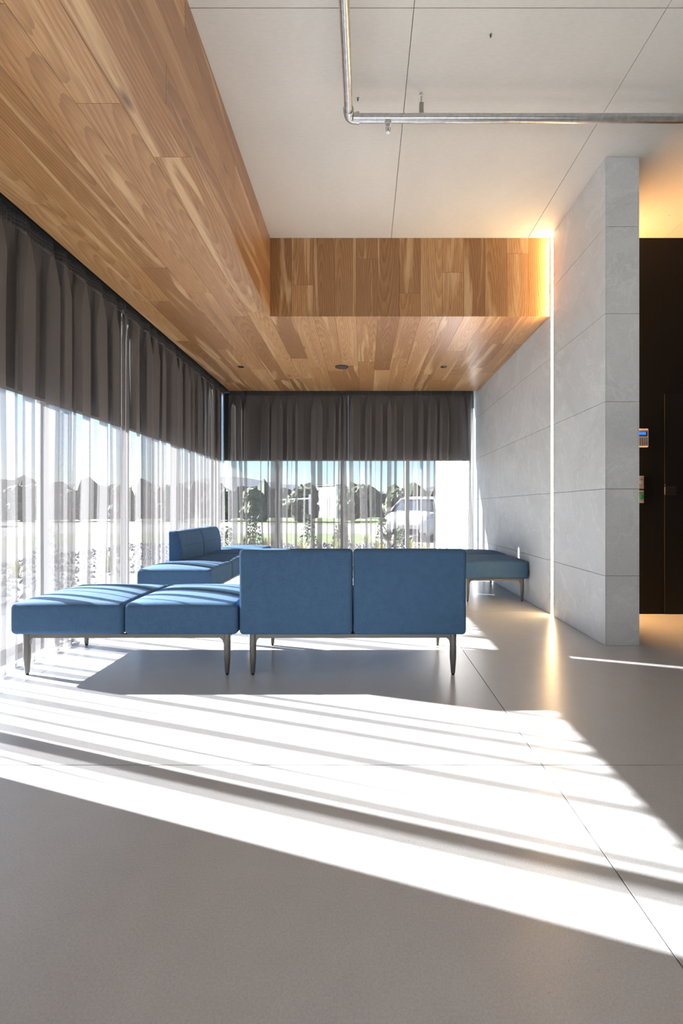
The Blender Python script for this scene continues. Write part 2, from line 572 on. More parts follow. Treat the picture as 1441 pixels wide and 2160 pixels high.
# ------------------------------------------------------------------ stone wall on the right
XW = 2.02
YP = 3.345
T = 0.010
wall_right = struct(wbox('wall_right', XR + T, XW - T, YP + T, Y1, 0, CEIL, 'core_grey'), 'free-standing wall clad in large grey stone tiles')
zr = [0.0, 0.512, 1.152, 1.793, 2.440, 3.080, CEIL]
J = 0.0018
LED0, LED1 = 4.262, 4.330
for a, b in zip(zr[:-1], zr[1:]):
    wbox('stone_tile', XR, XR + T, YP, LED0, a + J, b - J, 'stone_tile', wall_right)
    wbox('stone_tile', XR, XR + T, LED1, YB + 0.28, a + J, b - J, 'stone_tile', wall_right)
    wbox('stone_tile', XR + T + 0.001, XW - T - 0.001, YP, YP + T, a + J, b - J, 'stone_tile', wall_right)
    wbox('stone_tile', XW - T, XW, YP, LED0, a + J, b - J, 'stone_tile', wall_right)

# LED profiles let into the stone
def led(name, xa, xb, face, label, mat):
    t = empty(name, ((xa + xb) / 2, (LED0 + LED1) / 2, 0))
    wbox('channel', xa, xb, LED0 + 0.002, LED0 + 0.008, 0.004, CEIL - 0.004, 'aluminium', t)
    wbox('channel', xa, xb, LED1 - 0.008, LED1 - 0.002, 0.004, CEIL - 0.004, 'aluminium', t)
    wbox('diffuser', xa + (0.002 if face < 0 else 0), xb - (0.002 if face > 0 else 0), LED0 + 0.008, LED1 - 0.008, 0.004, CEIL - 0.004, mat, t)
    tag(t, label, 'light strip')
led('led_strip', XR + 0.001, XR + T - 0.0005, -1, 'glowing warm white light strip set upright in the pale stone wall', 'led_warm')
led('led_strip', XW - T + 0.0005, XW - 0.001, 1, 'amber light strip on the far side of the stone wall by the black wall', 'led_amber')

# ------------------------------------------------------------------ black wall behind, other walls
wall_hall = struct(wbox('wall_hall', XW, X1, YF, YF + 0.2, 0, CEIL, 'black_paint'), 'matt black wall beyond the stone wall')
struct(wbox('door_1', 2.86, 3.78, YF - 0.012, YF, 0.008, 2.1, 'door_black'), 'black door leaf flush in the black wall')
wall_far = struct(wbox('wall_far_right', X1, X1 + 0.2, Y0, YF + 0.2, 0, CEIL, 'dark_plaster'))  # unseen like the rear wall; both toned dark to cut bounce light
wall_rear = struct(wbox('wall_rear', X0, X1, Y0 - 0.2, Y0, 0, CEIL, 'dark_plaster'))
XG = -2.45                      # left glass plane
YG = 7.45                       # back glass plane
WA, WB = -3.2, -0.45            # span of an unseen window added behind the viewer for fill light
wall_left = struct(boxes('wall_left', [(X0, -2.35, Y0, WA, 0, CEIL), (X0, -2.35, WA, WB, SOF, CEIL), (X0, -2.35, WB, 2.03, 0, CEIL)], 'white_plaster'), 'white plastered wall between the left window and the added fill window')
win_fill = struct(boxes('window_fill', [(XG - 0.03, XG + 0.03, WA, WB, 0.0, 0.06), (XG - 0.03, XG + 0.03, WA, WB, SOF - 0.06, SOF)], 'frame_grey'), 'added uncurtained window out of view, letting in fill light')
wbox('mullion', XG - 0.03, XG + 0.03, (WA + WB) / 2 - 0.024, (WA + WB) / 2 + 0.024, 0.06, SOF - 0.06, 'frame_grey', win_fill)
for a, b in ((WA, (WA + WB) / 2 - 0.024), ((WA + WB) / 2 + 0.024, WB)):
    link('pane', [(0, a, 0.06), (0, b, 0.06), (0, b, SOF - 0.06), (0, a, SOF - 0.06)], [(0, 1, 2, 3)], 'window_glass', win_fill, (XG, 0, 0))
struct(wbox('trim_1', X0, -2.33, 2.03, Y1, SOF + 0.08, CEIL, 'white_plaster'), 'lintel above the left window')
struct(wbox('trim_2', -2.33, XR + T, YB + 0.24, Y1, SOF + 0.08, CEIL, 'white_plaster'), 'lintel above the back window')
struct(wbox('trim_3', -2.33, XL + 0.004, 1.2, YB + 0.24, SOF + 0.06, CEIL, 'dark_gap'), 'curtain recess above the left window')
struct(wbox('trim_4', XL + 0.004, XR + T, YB - 0.004, YB + 0.24, SOF + 0.06, CEIL, 'dark_gap'), 'curtain recess above the back window')

# ------------------------------------------------------------------ windows
win_l = struct(boxes('window_1', [(XG - 0.03, XG + 0.03, 2.03, YG, 0.0, 0.06), (XG - 0.03, XG + 0.03, 2.03, YG, SOF + 0.03, SOF + 0.10),
                                  (XG - 0.03, XG + 0.03, 2.03, 2.055, 0.06, SOF + 0.03)], 'frame_grey'), 'floor-to-ceiling window behind the left curtains')
win_b = struct(boxes('window_2', [(XG - 0.05, XR + T, YG - 0.05, YG + 0.05, 0.0, 0.06), (XG - 0.05, XR + T, YG - 0.05, YG + 0.05, SOF + 0.03, SOF + 0.10),
                                  (XR - 0.055, XR - 0.002, YG - 0.05, YG + 0.05, 0.06, SOF + 0.03)], 'frame_grey'), 'floor-to-ceiling window behind the back curtains')
lm = [2.28, 3.465, 4.65, 5.835]
for y in lm:
    wbox('mullion', XG - 0.03, XG + 0.03, y - 0.024, y + 0.024, 0.06, SOF + 0.03, 'frame_grey', win_l)
bmx = [-1.42, -0.36, 0.70]
for x in bmx:
    wbox('mullion', x - 0.03, x + 0.03, YG - 0.06, YG + 0.06, 0.06, SOF + 0.03, 'frame_grey', win_b)
wbox('mullion', XG - 0.06, XG + 0.05, YG - 0.05, YG + 0.06, 0.06, SOF + 0.03, 'frame_grey', win_b)
ly = [2.03] + lm + [YG - 0.05]
for a, b in zip(ly[:-1], ly[1:]):
    v = [(0, a + 0.028, 0.06), (0, b - 0.028, 0.06), (0, b - 0.028, SOF + 0.03), (0, a + 0.028, SOF + 0.03)]
    link('pane', v, [(0, 1, 2, 3)], 'window_glass', win_l, (XG, 0, 0))
bx_ = [XG + 0.02] + bmx + [XR - 0.025]
for a, b in zip(bx_[:-1], bx_[1:]):
    v = [(a + 0.03, 0, 0.06), (b - 0.03, 0, 0.06), (b - 0.03, 0, SOF + 0.03), (a + 0.03, 0, SOF + 0.03)]
    link('pane', v, [(0, 1, 2, 3)], 'window_glass', win_b, (0, YG, 0))

# ------------------------------------------------------------------ roller blinds
ZB = 1.765
XBL, YBL = -2.285, 7.285
def blind(axis, a, b, label):
    if axis == 'y':
        t = empty('roller_blind', (XBL, (a + b) / 2, ZB))
        wbox('blind_fabric', XBL - 0.001, XBL + 0.001, a, b, ZB + 0.02, SOF + 0.01, 'blind_fabric', t)
        wbox('bottom_bar', XBL - 0.006, XBL + 0.006, a, b, ZB, ZB + 0.02, 'blind_bar', t)
        lathe('roller', [(0.022, -(b - a) / 2), (0.022, (b - a) / 2)], 'blind_bar', t, (0, 0, SOF + 0.03 - ZB), 16, (pi / 2, 0, 0))
    else:
        t = empty('roller_blind', ((a + b) / 2, YBL, ZB))
        wbox('blind_fabric', a, b, YBL - 0.001, YBL + 0.001, ZB + 0.02, SOF + 0.01, 'blind_fabric', t)
        wbox('bottom_bar', a, b, YBL - 0.006, YBL + 0.006, ZB, ZB + 0.02, 'blind_bar', t)
        lathe('roller', [(0.022, -(b - a) / 2), (0.022, (b - a) / 2)], 'blind_bar', t, (0, 0, SOF + 0.03 - ZB), 16, (0, pi / 2, 0))
    return tag(t, label, 'blind', 'roller blinds behind the curtains')
blind('y', 1.98, 4.270, 'half-lowered dark roller blind on the left window, beside the stretch of wall')
blind('y', 4.292, 6.530, 'half-lowered dark roller blind on the left window, between two bright gaps')
blind('y', 6.555, 7.274, 'narrow half-lowered roller blind on the left window by the corner')
blind('x', -2.258, -0.2615, 'half-lowered dark roller blind on the back window by the corner')
blind('x', -0.2585, 1.700, 'half-lowered dark roller blind on the back window by the stone wall')

# ------------------------------------------------------------------ curtains
def sstep(a, b, x):
    t = max(0.0, min(1.0, (x - a) / (b - a)))
    return t * t * (3 - 2 * t)
ZT = SOF + 0.035
def fold(t, z, seed, k_amp=1.0):
    """returns (along, across) of the pleated cloth"""
    top = sstep(ZT - 0.34, ZT - 0.04, z)
    w = 1.0 - 0.68 * top
    drift = 0.30 * sin(1.1 * z + 2.3 * t + seed) + 0.16 * sin(2.6 * z + 5.1 * t + 2 * seed)
    ph = 2 * pi * t / 0.205 + 0.95 * sin(2 * pi * t / 0.83 + seed) + 0.55 * sin(2 * pi * t / 0.371 + 2.1 * seed) + drift * (1 - top)
    A = 0.052 * (1 + 0.30 * sin(2 * pi * t / 0.53 + 1.7 * seed) + 0.18 * sin(2 * pi * t / 0.29 + seed)) * w
    k = 0.0340 * (1 + 0.42 * sin(2 * pi * t / 0.67 + 0.7 * seed) + 0.30 * sin(2 * pi * t / 0.31 + 1.3 * seed)) * (1.0 - 0.9 * top) * k_amp
    hd = sstep(ZT - 0.30, ZT - 0.06, z)
    across = A * sin(ph) + 0.012 * (1 - top) * sin(2 * pi * t / 0.117 + seed) + 0.006 * hd * sin(2 * pi * t / 0.024)
    across = 0.060 * math.tanh(across / 0.060)
    along = t - k * sin(2 * ph) * 1.15 + 0.004 * (1 - top) * sin(2 * pi * t / 0.09 + 3 * seed)
    return along, across
def cloth(name, axis, base, a, b, zs, seed, mat, parent, loc, step=0.0046, off=0.0):
    n = int((b - a) / step)
    V, F = [], []
    for z in zs:
        for i in range(n + 1):
            t = a + (b - a) * i / n
            al, ac = fold(t, z, seed)
            al = max(a - 0.02, min(b + 0.02, al))
            if axis == 'y':
                p = Vector((base + ac + off, al, z))
            else:
                p = Vector((al, base - ac - off, z))
            V.append(p - Vector(loc))
    for r in range(len(zs) - 1):
        for i in range(n):
            q = r * (n + 1) + i
            F.append((q, q + 1, q + n + 2, q + n + 1))
    return link(name, V, F, mat, parent, None if parent else loc, True)
Z_MAIN = [0.036 + (ZT - 0.085 - 0.036) * (i / 25) for i in range(26)]
def curtain(axis, base, a, b, seed, label):
    loc = (base, (a + b) / 2, 0) if axis == 'y' else ((a + b) / 2, base, 0)
    t = cloth('curtain', axis, base, a, b, Z_MAIN, seed, 'sheer', None, loc)
    cloth('hem', axis, base, a, b, [0.006, 0.021, 0.036], seed, 'sheer_hem', t, loc)
    hz = [ZT - 0.085 + 0.085 * i / 9 for i in range(10)]
    h = cloth('header_tape', axis, base, a, b, hz, seed, 'header_fabric', t, loc)
    for zc in (ZT - 0.080, ZT - 0.055, ZT - 0.030):
        cloth('header_cord', axis, base, a, b, [zc - 0.003, zc + 0.003], seed, 'gunmetal', h, loc, off=0.003)
    return tag(t, label, 'curtain', 'sheer grey curtains')
XC, YC = -2.200, 7.185
curtain('y', XC, 1.75, 4.118, 0.4, 'sheer grey curtain on the left window, hanging behind the long blue bench')
curtain('y', XC, 4.128, 7.14, 1.9, 'sheer grey curtain on the left window, hanging behind the blue seats along it')
curtain('x', YC, -2.135, -0.362, 3.1, 'sheer grey curtain on the back window, beside the glazed corner')
curtain('x', YC, -0.352, 1.70, 5.3, 'sheer grey curtain on the back window, beside the stone wall')
tag(wbox('curtain_track', XC - 0.03, XC + 0.03, 1.7, YC + 0.03, ZT + 0.001, ZT + 0.024, 'black_rubber'), 'black ceiling track carrying the left window curtains', 'curtain track')
tag(wbox('curtain_track', XC + 0.031, 1.75, YC - 0.03, YC + 0.03, ZT + 0.001, ZT + 0.024, 'black_rubber'), 'black ceiling track carrying the back window curtains', 'curtain track')

# ------------------------------------------------------------------ seating
def axis_samples(h, r, n=7):
    s = [h - r + r * sin(pi / 2 * i / 6) for i in range(7)]
    mid = [(-1 + 2 * i / n) * (h - r) for i in range(1, n)]
    return [-x for x in reversed(s)] + mid + s
def rounded_box(hx, hy, hz, r, fn=None, n=8):
    """surface grid of a rounded box, optional warp fn(x,y,z)"""
    cache, V, F = {}, [], []
    xs_, ys_, zs_ = axis_samples(hx, r, n), axis_samples(hy, r, n), axis_samples(hz, r, n)
    def vid(p):
        q = [max(-(h - r), min(h - r, c)) for c, h in zip(p, (hx, hy, hz))]
        d = Vector(p) - Vector(q)
        if d.length > 1e-9:
            # spread corner directions evenly
            m = max(abs(c) for c in d)
            e = Vector([(-1 if c < 0 else 1) * (abs(c)) for c in d])
            d = e.normalized() * r
        w = Vector(q) + d
        key = tuple(round(c, 6) for c in w)
        if key not in cache:
            cache[key] = len(V)
            V.append(fn(*w) if fn else w)
        return cache[key]
    def face(A, B, mk):
        for i in range(len(A) - 1):
            for j in range(len(B) - 1):
                ids = [vid(mk(A[i], B[j])), vid(mk(A[i + 1], B[j])), vid(mk(A[i + 1], B[j + 1])), vid(mk(A[i], B[j + 1]))]
                u = []
                for k in ids:
                    if k not in u: u.append(k)
                if len(u) > 2: F.append(tuple(u))
    for s in (-1, 1):
        face(xs_, ys_, lambda a, b: (a, b, s * hz))
        face(xs_, zs_, lambda a, b: (a, s * hy, b))
        face(ys_, zs_, lambda a, b: (s * hx, a, b))
    return V, F
MW = 0.682                      # module width
ZS0, ZS1 = 0.252, 0.440         # seat underside and top edge
def seat_cushion(parent, cx, y0, y1):
    hx, hy, hz = MW / 2 - 0.002, (y1 - y0) / 2, (ZS1 - ZS0) / 2
    def warp(x, y, z):
        u, v = x / hx, y / hy
        dome = 0.030 * max(0, 1 - u * u) ** 0.7 * max(0, 1 - v * v) ** 0.7
        if z > 0:
            z = z + dome * (z / hz)
        bulge = 1 + 0.006 * (1 - (z / hz) ** 2 if abs(z) < hz else 0)
        return Vector((x * bulge if abs(u) < 0.99 else x, y, z))
    V, F = rounded_box(hx, hy, hz, 0.030, warp)
    return link('seat_cushion', V, F, 'blue_wool', parent, (cx, (y0 + y1) / 2, (ZS0 + ZS1) / 2), True)
def backrest(parent, cx):
    """stands at local y 0..0.15, flat face towards -y"""
    hx, hy, hz = MW / 2 - 0.002, 0.075, 0.256
    zc = ZS0 + hz
    def warp(x, y, z):
        u = (z + hz) / (2 * hz)
        f = 1.0 - 0.52 * (1.0 - sqrt(max(0.0, 1.0 - max(0.0, (u - 0.50) / 0.50) ** 2)))
        yy = (y + hy) * f - hy
        yy += 0.006 * (1 - (x / hx) ** 2) * (1 if y > 0 else 0)
        return Vector((x, yy, z))
    V, F = rounded_box(hx, hy, hz, 0.026, warp, 12)
    o = link('backrest', V, F, 'blue_wool', parent, (cx, hy, zc), True)
    # stitched crease across the front
    zsm = 0.60 - zc
    u = (zsm + hz) / (2 * hz)
    f = 1.0 - 0.52 * (1.0 - sqrt(max(0.0, 1.0 - max(0.0, (u - 0.50) / 0.50) ** 2)))
    pts = []
    for i in range(13):
        x = -hx * 0.80 + 1.60 * hx * i / 12
        pts.append((x, 2 * hy * f - hy + 0.0055 * (1 - (x / hx) ** 2), zsm))
    tube('seam', pts, 0.0022, 'seam_blue', o, None, 6)
    return o
simple('seam_blue', (0.025, 0.05, 0.10), 0.9)
LEGP = [(0.0105, 0.012), (0.0125, 0.0125), (0.0195, 0.10), (0.0205, 0.16), (0.0205, 0.250)]
def frame(parent, W, D):
    x0, x1, y0, y1 = 0.075, W - 0.075, 0.050, D - 0.060
    zt, zb = 0.250, 0.226
    b = 0.013
    fr = boxes('frame', [(x0 + 0.05, x1 - 0.05, y0 - b, y0 + b, zb, zt), (x0 + 0.05, x1 - 0.05, y1 - b, y1 + b, zb, zt),
                         (x0 - b, x0 + b, y0 + 0.05, y1 - 0.05, zb, zt), (x1 - b, x1 + b, y0 + 0.05, y1 - 0.05, zb, zt),
                         (W / 2 - 0.02, W / 2 + 0.02, y0 + b, y1 - b, zb, zt)], 'gunmetal', parent, (0, 0, 0))
    for (x, sx) in ((x0, 1), (x1, -1)):
        for (y, sy) in ((y0, 1), (y1, -1)):
            lg = lathe('leg', LEGP, 'gunmetal', parent, (x, y, 0), 20)
            lathe('foot_pad', [(0.008, 0.0), (0.009, 0.001), (0.009, 0.0125)], 'black_rubber', lg, (0, 0, 0), 14)
            # curved gusset brackets from leg to both rails
            for (dx, dy) in ((sx, 0), (0, sy)):
                prof = [(0.012, 0.249), (0.052, 0.249), (0.052, 0.227)]
                for i in range(1, 7):
                    a = pi / 2 * i / 6
                    prof.append((0.052 - 0.032 * sin(a), 0.227 - 0.040 * (1 - cos(a))))
                prof.append((0.012, 0.187))
                V, F = [], []
                n = len(prof)
                for s in (-0.010, 0.010):
                    for (p, z) in prof:
                        V.append((dx * p + (s if dx == 0 else 0), dy * p + (s if dy == 0 else 0), z))
                F.append(tuple(range(n))); F.append(tuple(range(2 * n - 1, n - 1, -1)))
                for i in range(n):
                    F.append((i, (i + 1) % n, n + (i + 1) % n, n + i))
                link('bracket', V, F, 'gunmetal', lg, (0, 0, 0))
def seating(name, loc, rz, backs, label, D=0.70):
    """local frame: x along the row, y from back (0) to front"""
    W = MW * len(backs)
    t = empty(name, loc, rz)
    frame(t, W, D)
    for i, b in enumerate(backs):
        cx = (i + 0.5) * MW
        seat_cushion(t, cx, 0.150 if b else 0.0, D - 0.004)
        if b:
            backrest(t, cx)
    return tag(t, label, 'bench' if name == 'upholstered_bench' else 'sofa', 'blue lounge seats')
YA = 2.712
seating('upholstered_bench', (-2.122, YA, 0), 0, [0, 0], 'backless blue two-seat bench beside the sofa, reaching to the left curtain')
seating('sofa', (-0.752, YA, 0), 0, [1, 1], 'blue two-seat sofa turned with its two backrests to the open floor')
# along the left curtain, facing +x : local x -> +y would need rz=+90 and back towards -x
def seating_left(y, backs, label):
    # rz = -90: local x -> -y, local y -> +x
    seating('sofa', (-2.118, y + MW * len(backs), 0), -pi / 2, list(reversed(backs)), label)
seating_left(4.215, [0, 1], 'blue two-seat sofa along the left curtain, open end seat beside the long bench')
seating_left(4.215 + 2 * MW + 0.004, [1, 0], 'blue two-seat sofa along the left curtain, open end seat near the window corner')
# along the stone wall
seating('upholstered_bench', (1.758, 4.86, 0), pi / 2, [0, 0], 'backless blue two-seat bench against the pale stone wall')

# ------------------------------------------------------------------ ceiling fittings in the soffit
def downlight(x, y, label):
    t = empty('downlight', (x, y, SOF))
    lathe('trim_ring', [(0.030, -0.0005), (0.041, -0.003), (0.043, 0.0)], 'black_rubber', t, (0, 0, 0), 24)
    lathe('lens', [(0.001, -0.0038), (0.026, -0.0038), (0.030, -0.0006)], 'black_gloss', t, (0, 0, 0), 24)
    tag(t, label, 'downlight', 'downlights in the oak soffit')
downlight(-1.60, 5.89, 'small black recessed downlight in the oak soffit near the left curtain')
downlight(1.025, 5.89, 'small black recessed downlight in the oak soffit near the stone wall')
t = empty('ceiling_speaker', (-0.295, 5.89, SOF))
lathe('rim', [(0.074, -0.001), (0.080, -0.006), (0.085, -0.005), (0.086, 0.0)], 'black_rubber', t, (0, 0, 0), 32)
lathe('grille', [(0.001, -0.009), (0.04, -0.008), (0.074, -0.004), (0.075, -0.001)], 'key_dark', t, (0, 0, 0), 32)
tag(t, 'larger round black speaker grille in the middle of the oak soffit', 'speaker')

# ------------------------------------------------------------------ sprinkler pipe
PZ, PY, PX, PR = 3.436, 2.832, -0.098, 0.0255
t = empty('sprinkler_pipe', (PX, PY, PZ))
tube('pipe', [(0.045, 0, 0), (6.05, 0, 0)], PR, 'galvanised', t, (0, 0, 0), 20)
tube('pipe', [(0, -0.045, 0), (0, -7.8, 0)], PR, 'galvanised', t, (0, 0, 0), 20)
el = [(0.0, -0.055, 0)] + [(0.032 - 0.032 * cos(a), -0.032 + 0.032 * sin(a), 0) for a in [pi / 2 * i / 8 for i in range(9)]] + [(0.055, 0, 0)]
tube('elbow', el, 0.0295, 'galvanised', t, (0, 0, 0), 20)
tube('collar', [(0.048, 0, 0), (0.066, 0, 0)], 0.0325, 'galvanised', t, (0, 0, 0), 20)
tube('collar', [(0, -0.048, 0), (0, -0.066, 0)], 0.0325, 'galvanised', t, (0, 0, 0), 20)
tube('collar', [(0.0, -1.3, 0), (0.0, -1.36, 0)], 0.031, 'galvanised', t, (0, 0, 0), 20)
for hx_ in (0.452, 3.4):
    h = empty('hanger', (0, 0, 0)); h.parent = t; h.location = (hx_, 0, 0)
    tube('clamp', [(-0.012, 0, 0), (0.012, 0, 0)], 0.029, 'galvanised', h, (0, 0, 0), 20)
    boxes('strap', [(-0.013, 0.013, -0.010, 0.010, 0.024, 0.092)], 'brass_green', h, (0, 0, 0))
    tube('rod', [(0, 0, 0.090), (0, 0, CEIL - PZ - 0.002)], 0.005, 'galvanised', h, (0, 0, 0), 10)
    lathe('nut', [(0.011, CEIL - PZ - 0.014), (0.011, CEIL - PZ - 0.002)], 'galvanised', h, (0, 0, 0), 6, smooth=False)
    h.name = 'hanger'
# pendent sprinkler head
sp = lathe('sprinkler_head', [(0.020, -0.020), (0.020, -0.036), (0.013, -0.038), (0.013, -0.052), (0.009, -0.054)], 'galvanised', t, (0.245, 0, 0), 16)
for s in (-1, 1):
    tube('yoke_arm', [(s * 0.008, 0, -0.052), (s * 0.013, 0, -0.064), (s * 0.010, 0, -0.080), (0, 0, -0.088)], 0.0025, 'galvanised', sp, (0, 0, 0), 8)
lathe('glass_bulb', [(0.001, -0.054), (0.003, -0.058), (0.003, -0.080), (0.001, -0.084)], 'key_dark', sp, (0, 0, 0), 10)
lathe('deflector', [(0.014, -0.090), (0.014, -0.087), (0.004, -0.086)], 'galvanised', sp, (0, 0, 0), 16)
tag(t, 'galvanised sprinkler pipe with an elbow and one head hung below the concrete ceiling', 'pipe')
# loose anchors in the concrete
for i, (x, y, lb) in enumerate(((-0.042, 2.866, 'small metal anchor bolt in the concrete ceiling beside the pipe elbow'),
                   (0.688, 2.48, 'small metal anchor bolt in the concrete ceiling in the middle of a panel'))):
    a = empty('ceiling_anchor', (x, y, CEIL))
    lathe('washer', [(0.010, -0.004), (0.010, 0.0)], 'galvanised', a, (0, 0, 0), 14)
    lathe('stud', [(0.004, -0.014), (0.004, -0.004)], 'key_dark', a, (0, 0, 0), 10)
    tag(a, lb, 'anchor')

# ------------------------------------------------------------------ fittings on the black wall
YW = YF - 0.001
t = empty('alarm_keypad', (2.640, YW, 1.678))
V, F = rounded_box(0.060, 0.012, 0.088, 0.010)
link('casing', V, F, 'white_plastic', t, (0, -0.012, 0), True)
boxes('screen_bezel', [(-0.045, 0.045, -0.0255, -0.023, 0.014, 0.062)], 'key_dark', t, (0, 0, 0))
boxes('screen', [(-0.036, 0.030, -0.0262, -0.0256, 0.028, 0.056)], 'screen_blue', t, (0, 0, 0))
for r in range(5):
    for c in range(5):
        boxes('key', [(-0.050 + c * 0.0205, -0.050 + c * 0.0205 + 0.014, -0.0262, -0.023, -0.010 - r * 0.0155, -0.001 - r * 0.0155)], 'key_dark', t, (0, 0, 0))
tag(t, 'pale alarm keypad with blue screen and dark keys on the black wall', 'keypad')
t = empty('switch_plate', (2.620, YW, 1.256))
V, F = rounded_box(0.042, 0.006, 0.061, 0.005)
link('plate', V, F, 'grey_plastic', t, (0, -0.006, 0), True)
lathe('lock_ring', [(0.016, 0.0), (0.016, 0.004), (0.010, 0.004), (0.010, 0.001)], 'aluminium', t, (0.014, -0.012, 0.004), 20, (pi / 2, 0, 0))
lathe('lens', [(0.006, 0.0), (0.006, 0.002)], 'key_dark', t, (0.014, -0.012, 0.027), 12, (pi / 2, 0, 0))
tag(t, 'grey wall plate with a round lock ring, under the alarm keypad', 'switch')
t = empty('exit_button', (2.620, YW, 1.121))
V, F = rounded_box(0.042, 0.006, 0.061, 0.005)
link('plate', V, F, 'grey_plastic', t, (0, -0.006, 0), True)
lathe('button', [(0.028, 0.0), (0.028, 0.005), (0.022, 0.008), (0.002, 0.009)], 'green_plastic', t, (0.010, -0.012, -0.004), 24, (pi / 2, 0, 0))
boxes('label_strip', [(-0.036, 0.038, -0.0128, -0.0118, 0.032, 0.038)], 'key_dark', t, (0, 0, 0))
tag(t, 'grey wall plate with a green round button, lowest on the black wall', 'button')
t = empty('door_lock', (2.905, YF - 0.0125, 1.175))
V, F = rounded_box(0.058, 0.010, 0.042, 0.008)
link('case', V, F, 'black_gloss', t, (0.0, -0.010, 0), True)
lathe('indicator', [(0.004, 0.0), (0.004, 0.002)], 'aluminium', t, (-0.045, -0.0, 0.058), 10, (pi / 2, 0, 0))
tag(t, 'black lock case on the black door', 'lock')

# ------------------------------------------------------------------ outside
ZG = -0.06
ground = struct(wbox('ground', -400, 400, -60, 700, ZG - 0.5, ZG - 0.02, 'grass'), 'open ground around the building')
struct(boxes('lawn', [(-13.0, 60, 13.8, 19.3, ZG - 0.02, ZG)], 'grass'), 'mown lawn strip between the planting bed and the road')
struct(boxes('lawn', [(-13.0, -8.6, -4, 13.8, ZG - 0.02, ZG)], 'grass'), 'mown lawn strip beside the left window')
struct(boxes('road', [(-120, 120, 19.3, 30.0, ZG - 0.02, ZG - 0.005)], 'paving'), 'pale road beyond the lawn')
struct(boxes('road', [(-21, -13, -40, 19.3, ZG - 0.02, ZG - 0.005)], 'paving'), 'pale road along the left side')
bed = struct(boxes('planting_bed', [(-8.6, 60, 8.4, 13.8, ZG - 0.02, ZG), (-8.6, -3.6, -4, 8.4, ZG - 0.02, ZG)], 'gravel'), 'gravel planting bed around the corner of the building')
struct(boxes('footpath', [(-3.6, X0, -4, 8.4, ZG - 0.02, ZG), (X0, 1.72, Y1 + 0.0, 8.4, ZG - 0.02, ZG)], 'paving'), 'paved strip along the facade')
struct(wbox('wall_outside', 1.72, 2.02, Y1 + 0.002, 11.0, ZG, 3.9, 'white_render'), 'white rendered wall running out from the back window')
struct(wbox('roof', X0 - 0.15, X1 + 0.4, Y0 - 0.4, Y1 + 0.15, CEIL + 0.31, CEIL + 0.5, 'frame_grey'), 'flat roof of the building')

# stones on the bed, one joined part
rs = random.Random(3)
V, F = [], []
def stone_area(n, xa, xb, ya, yb):
    for _ in range(n):
        x, y = rs.uniform(xa, xb), rs.uniform(ya, yb)
        r = rs.uniform(0.03, 0.09)
        k = len(V)
        for (dx, dy, dz) in ((1, 0, 0), (0, 1, 0), (-1, 0, 0), (0, -1, 0)):
            V.append((x + dx * r * rs.uniform(0.7, 1.3), y + dy * r * rs.uniform(0.7, 1.3), ZG - 0.01))
        V.append((x + rs.uniform(-.02, .02), y, ZG + r * rs.uniform(0.5, 0.9)))
        F.extend([(k, k + 1, k + 4), (k + 1, k + 2, k + 4), (k + 2, k + 3, k + 4), (k + 3, k, k + 4)])
stone_area(2600, -7, 1.6, 8.6, 13.6)
stone_area(1200, -8.4, -3.8, 1, 8.4)
tag(link('gravel_stones', V, F, 'gravel', bed, (0, 0, 0)), 'loose grey stones', None, None, 'stuff')

# tufts of grass in the bed
def tuft_mesh(seed, n=70, h=0.5, spread=0.22):
    r = random.Random(seed)
    V, F = [], []
    for _ in range(n):
        a = r.uniform(0, 2 * pi); d = r.uniform(0, 0.07)
        bx0, by0 = d * cos(a), d * sin(a)
        lean = r.uniform(0.15, 1.0) * spread
        hh = h * r.uniform(0.5, 1.0)
        w = r.uniform(0.006, 0.014)
        px, py = -sin(a) * w, cos(a) * w
        k = len(V)
        for s, q in ((0.0, 1.0), (0.4, 0.9), (0.75, 0.6), (1.0, 0.05)):
            o = lean * s * s
            z = hh * (s - 0.18 * s * s * s)
            cx, cy = bx0 + cos(a) * o, by0 + sin(a) * o
            V.append((cx - px * q, cy - py * q, z)); V.append((cx + px * q, cy + py * q, z))
        for i in range(3):
            F.append((k + 2 * i, k + 2 * i + 1, k + 2 * i + 3, k + 2 * i + 2))
    return V, F
def leafy_mesh(seed, n=160, h=0.7, rad=0.28, leaf=0.045):
    r = random.Random(seed)
    V, F = [], []
    for _ in range(n):
        a = r.uniform(0, 2 * pi); z = h * r.uniform(0.12, 1.0)
        rr = rad * sqrt(r.random()) * (1.05 - 0.6 * z / h)
        c = Vector((rr * cos(a), rr * sin(a), z))
        u = Vector((r.gauss(0, 1), r.gauss(0, 1), r.gauss(0.4, 0.7))).normalized()
        w = u.cross(Vector((r.gauss(0, 1), r.gauss(0, 1), r.gauss(0, 1)))).normalized()
        L = leaf * r.uniform(0.7, 1.4)
        k = len(V)
        V += [c - u * L, c + w * L * 0.5, c + u * L, c - w * L * 0.5]
        F.append((k, k + 1, k + 2, k + 3))
    return V, F
tprot = []
for s in range(3):
    Vt, Ft = tuft_mesh(20 + s, 70, 0.42 + 0.1 * s, 0.24)
    o = link('tuft', Vt, Ft, 'grass_blade', None, (0, 0, 0)); tprot.append(o.data); bpy.data.objects.remove(o)
for s in range(2):
    Vt, Ft = leafy_mesh(40 + s, 260, 0.62 + 0.25 * s, 0.26)
    o = link('leaves', Vt, Ft, 'leaf_mid', None, (0, 0, 0)); tprot.append(o.data); bpy.data.objects.remove(o)
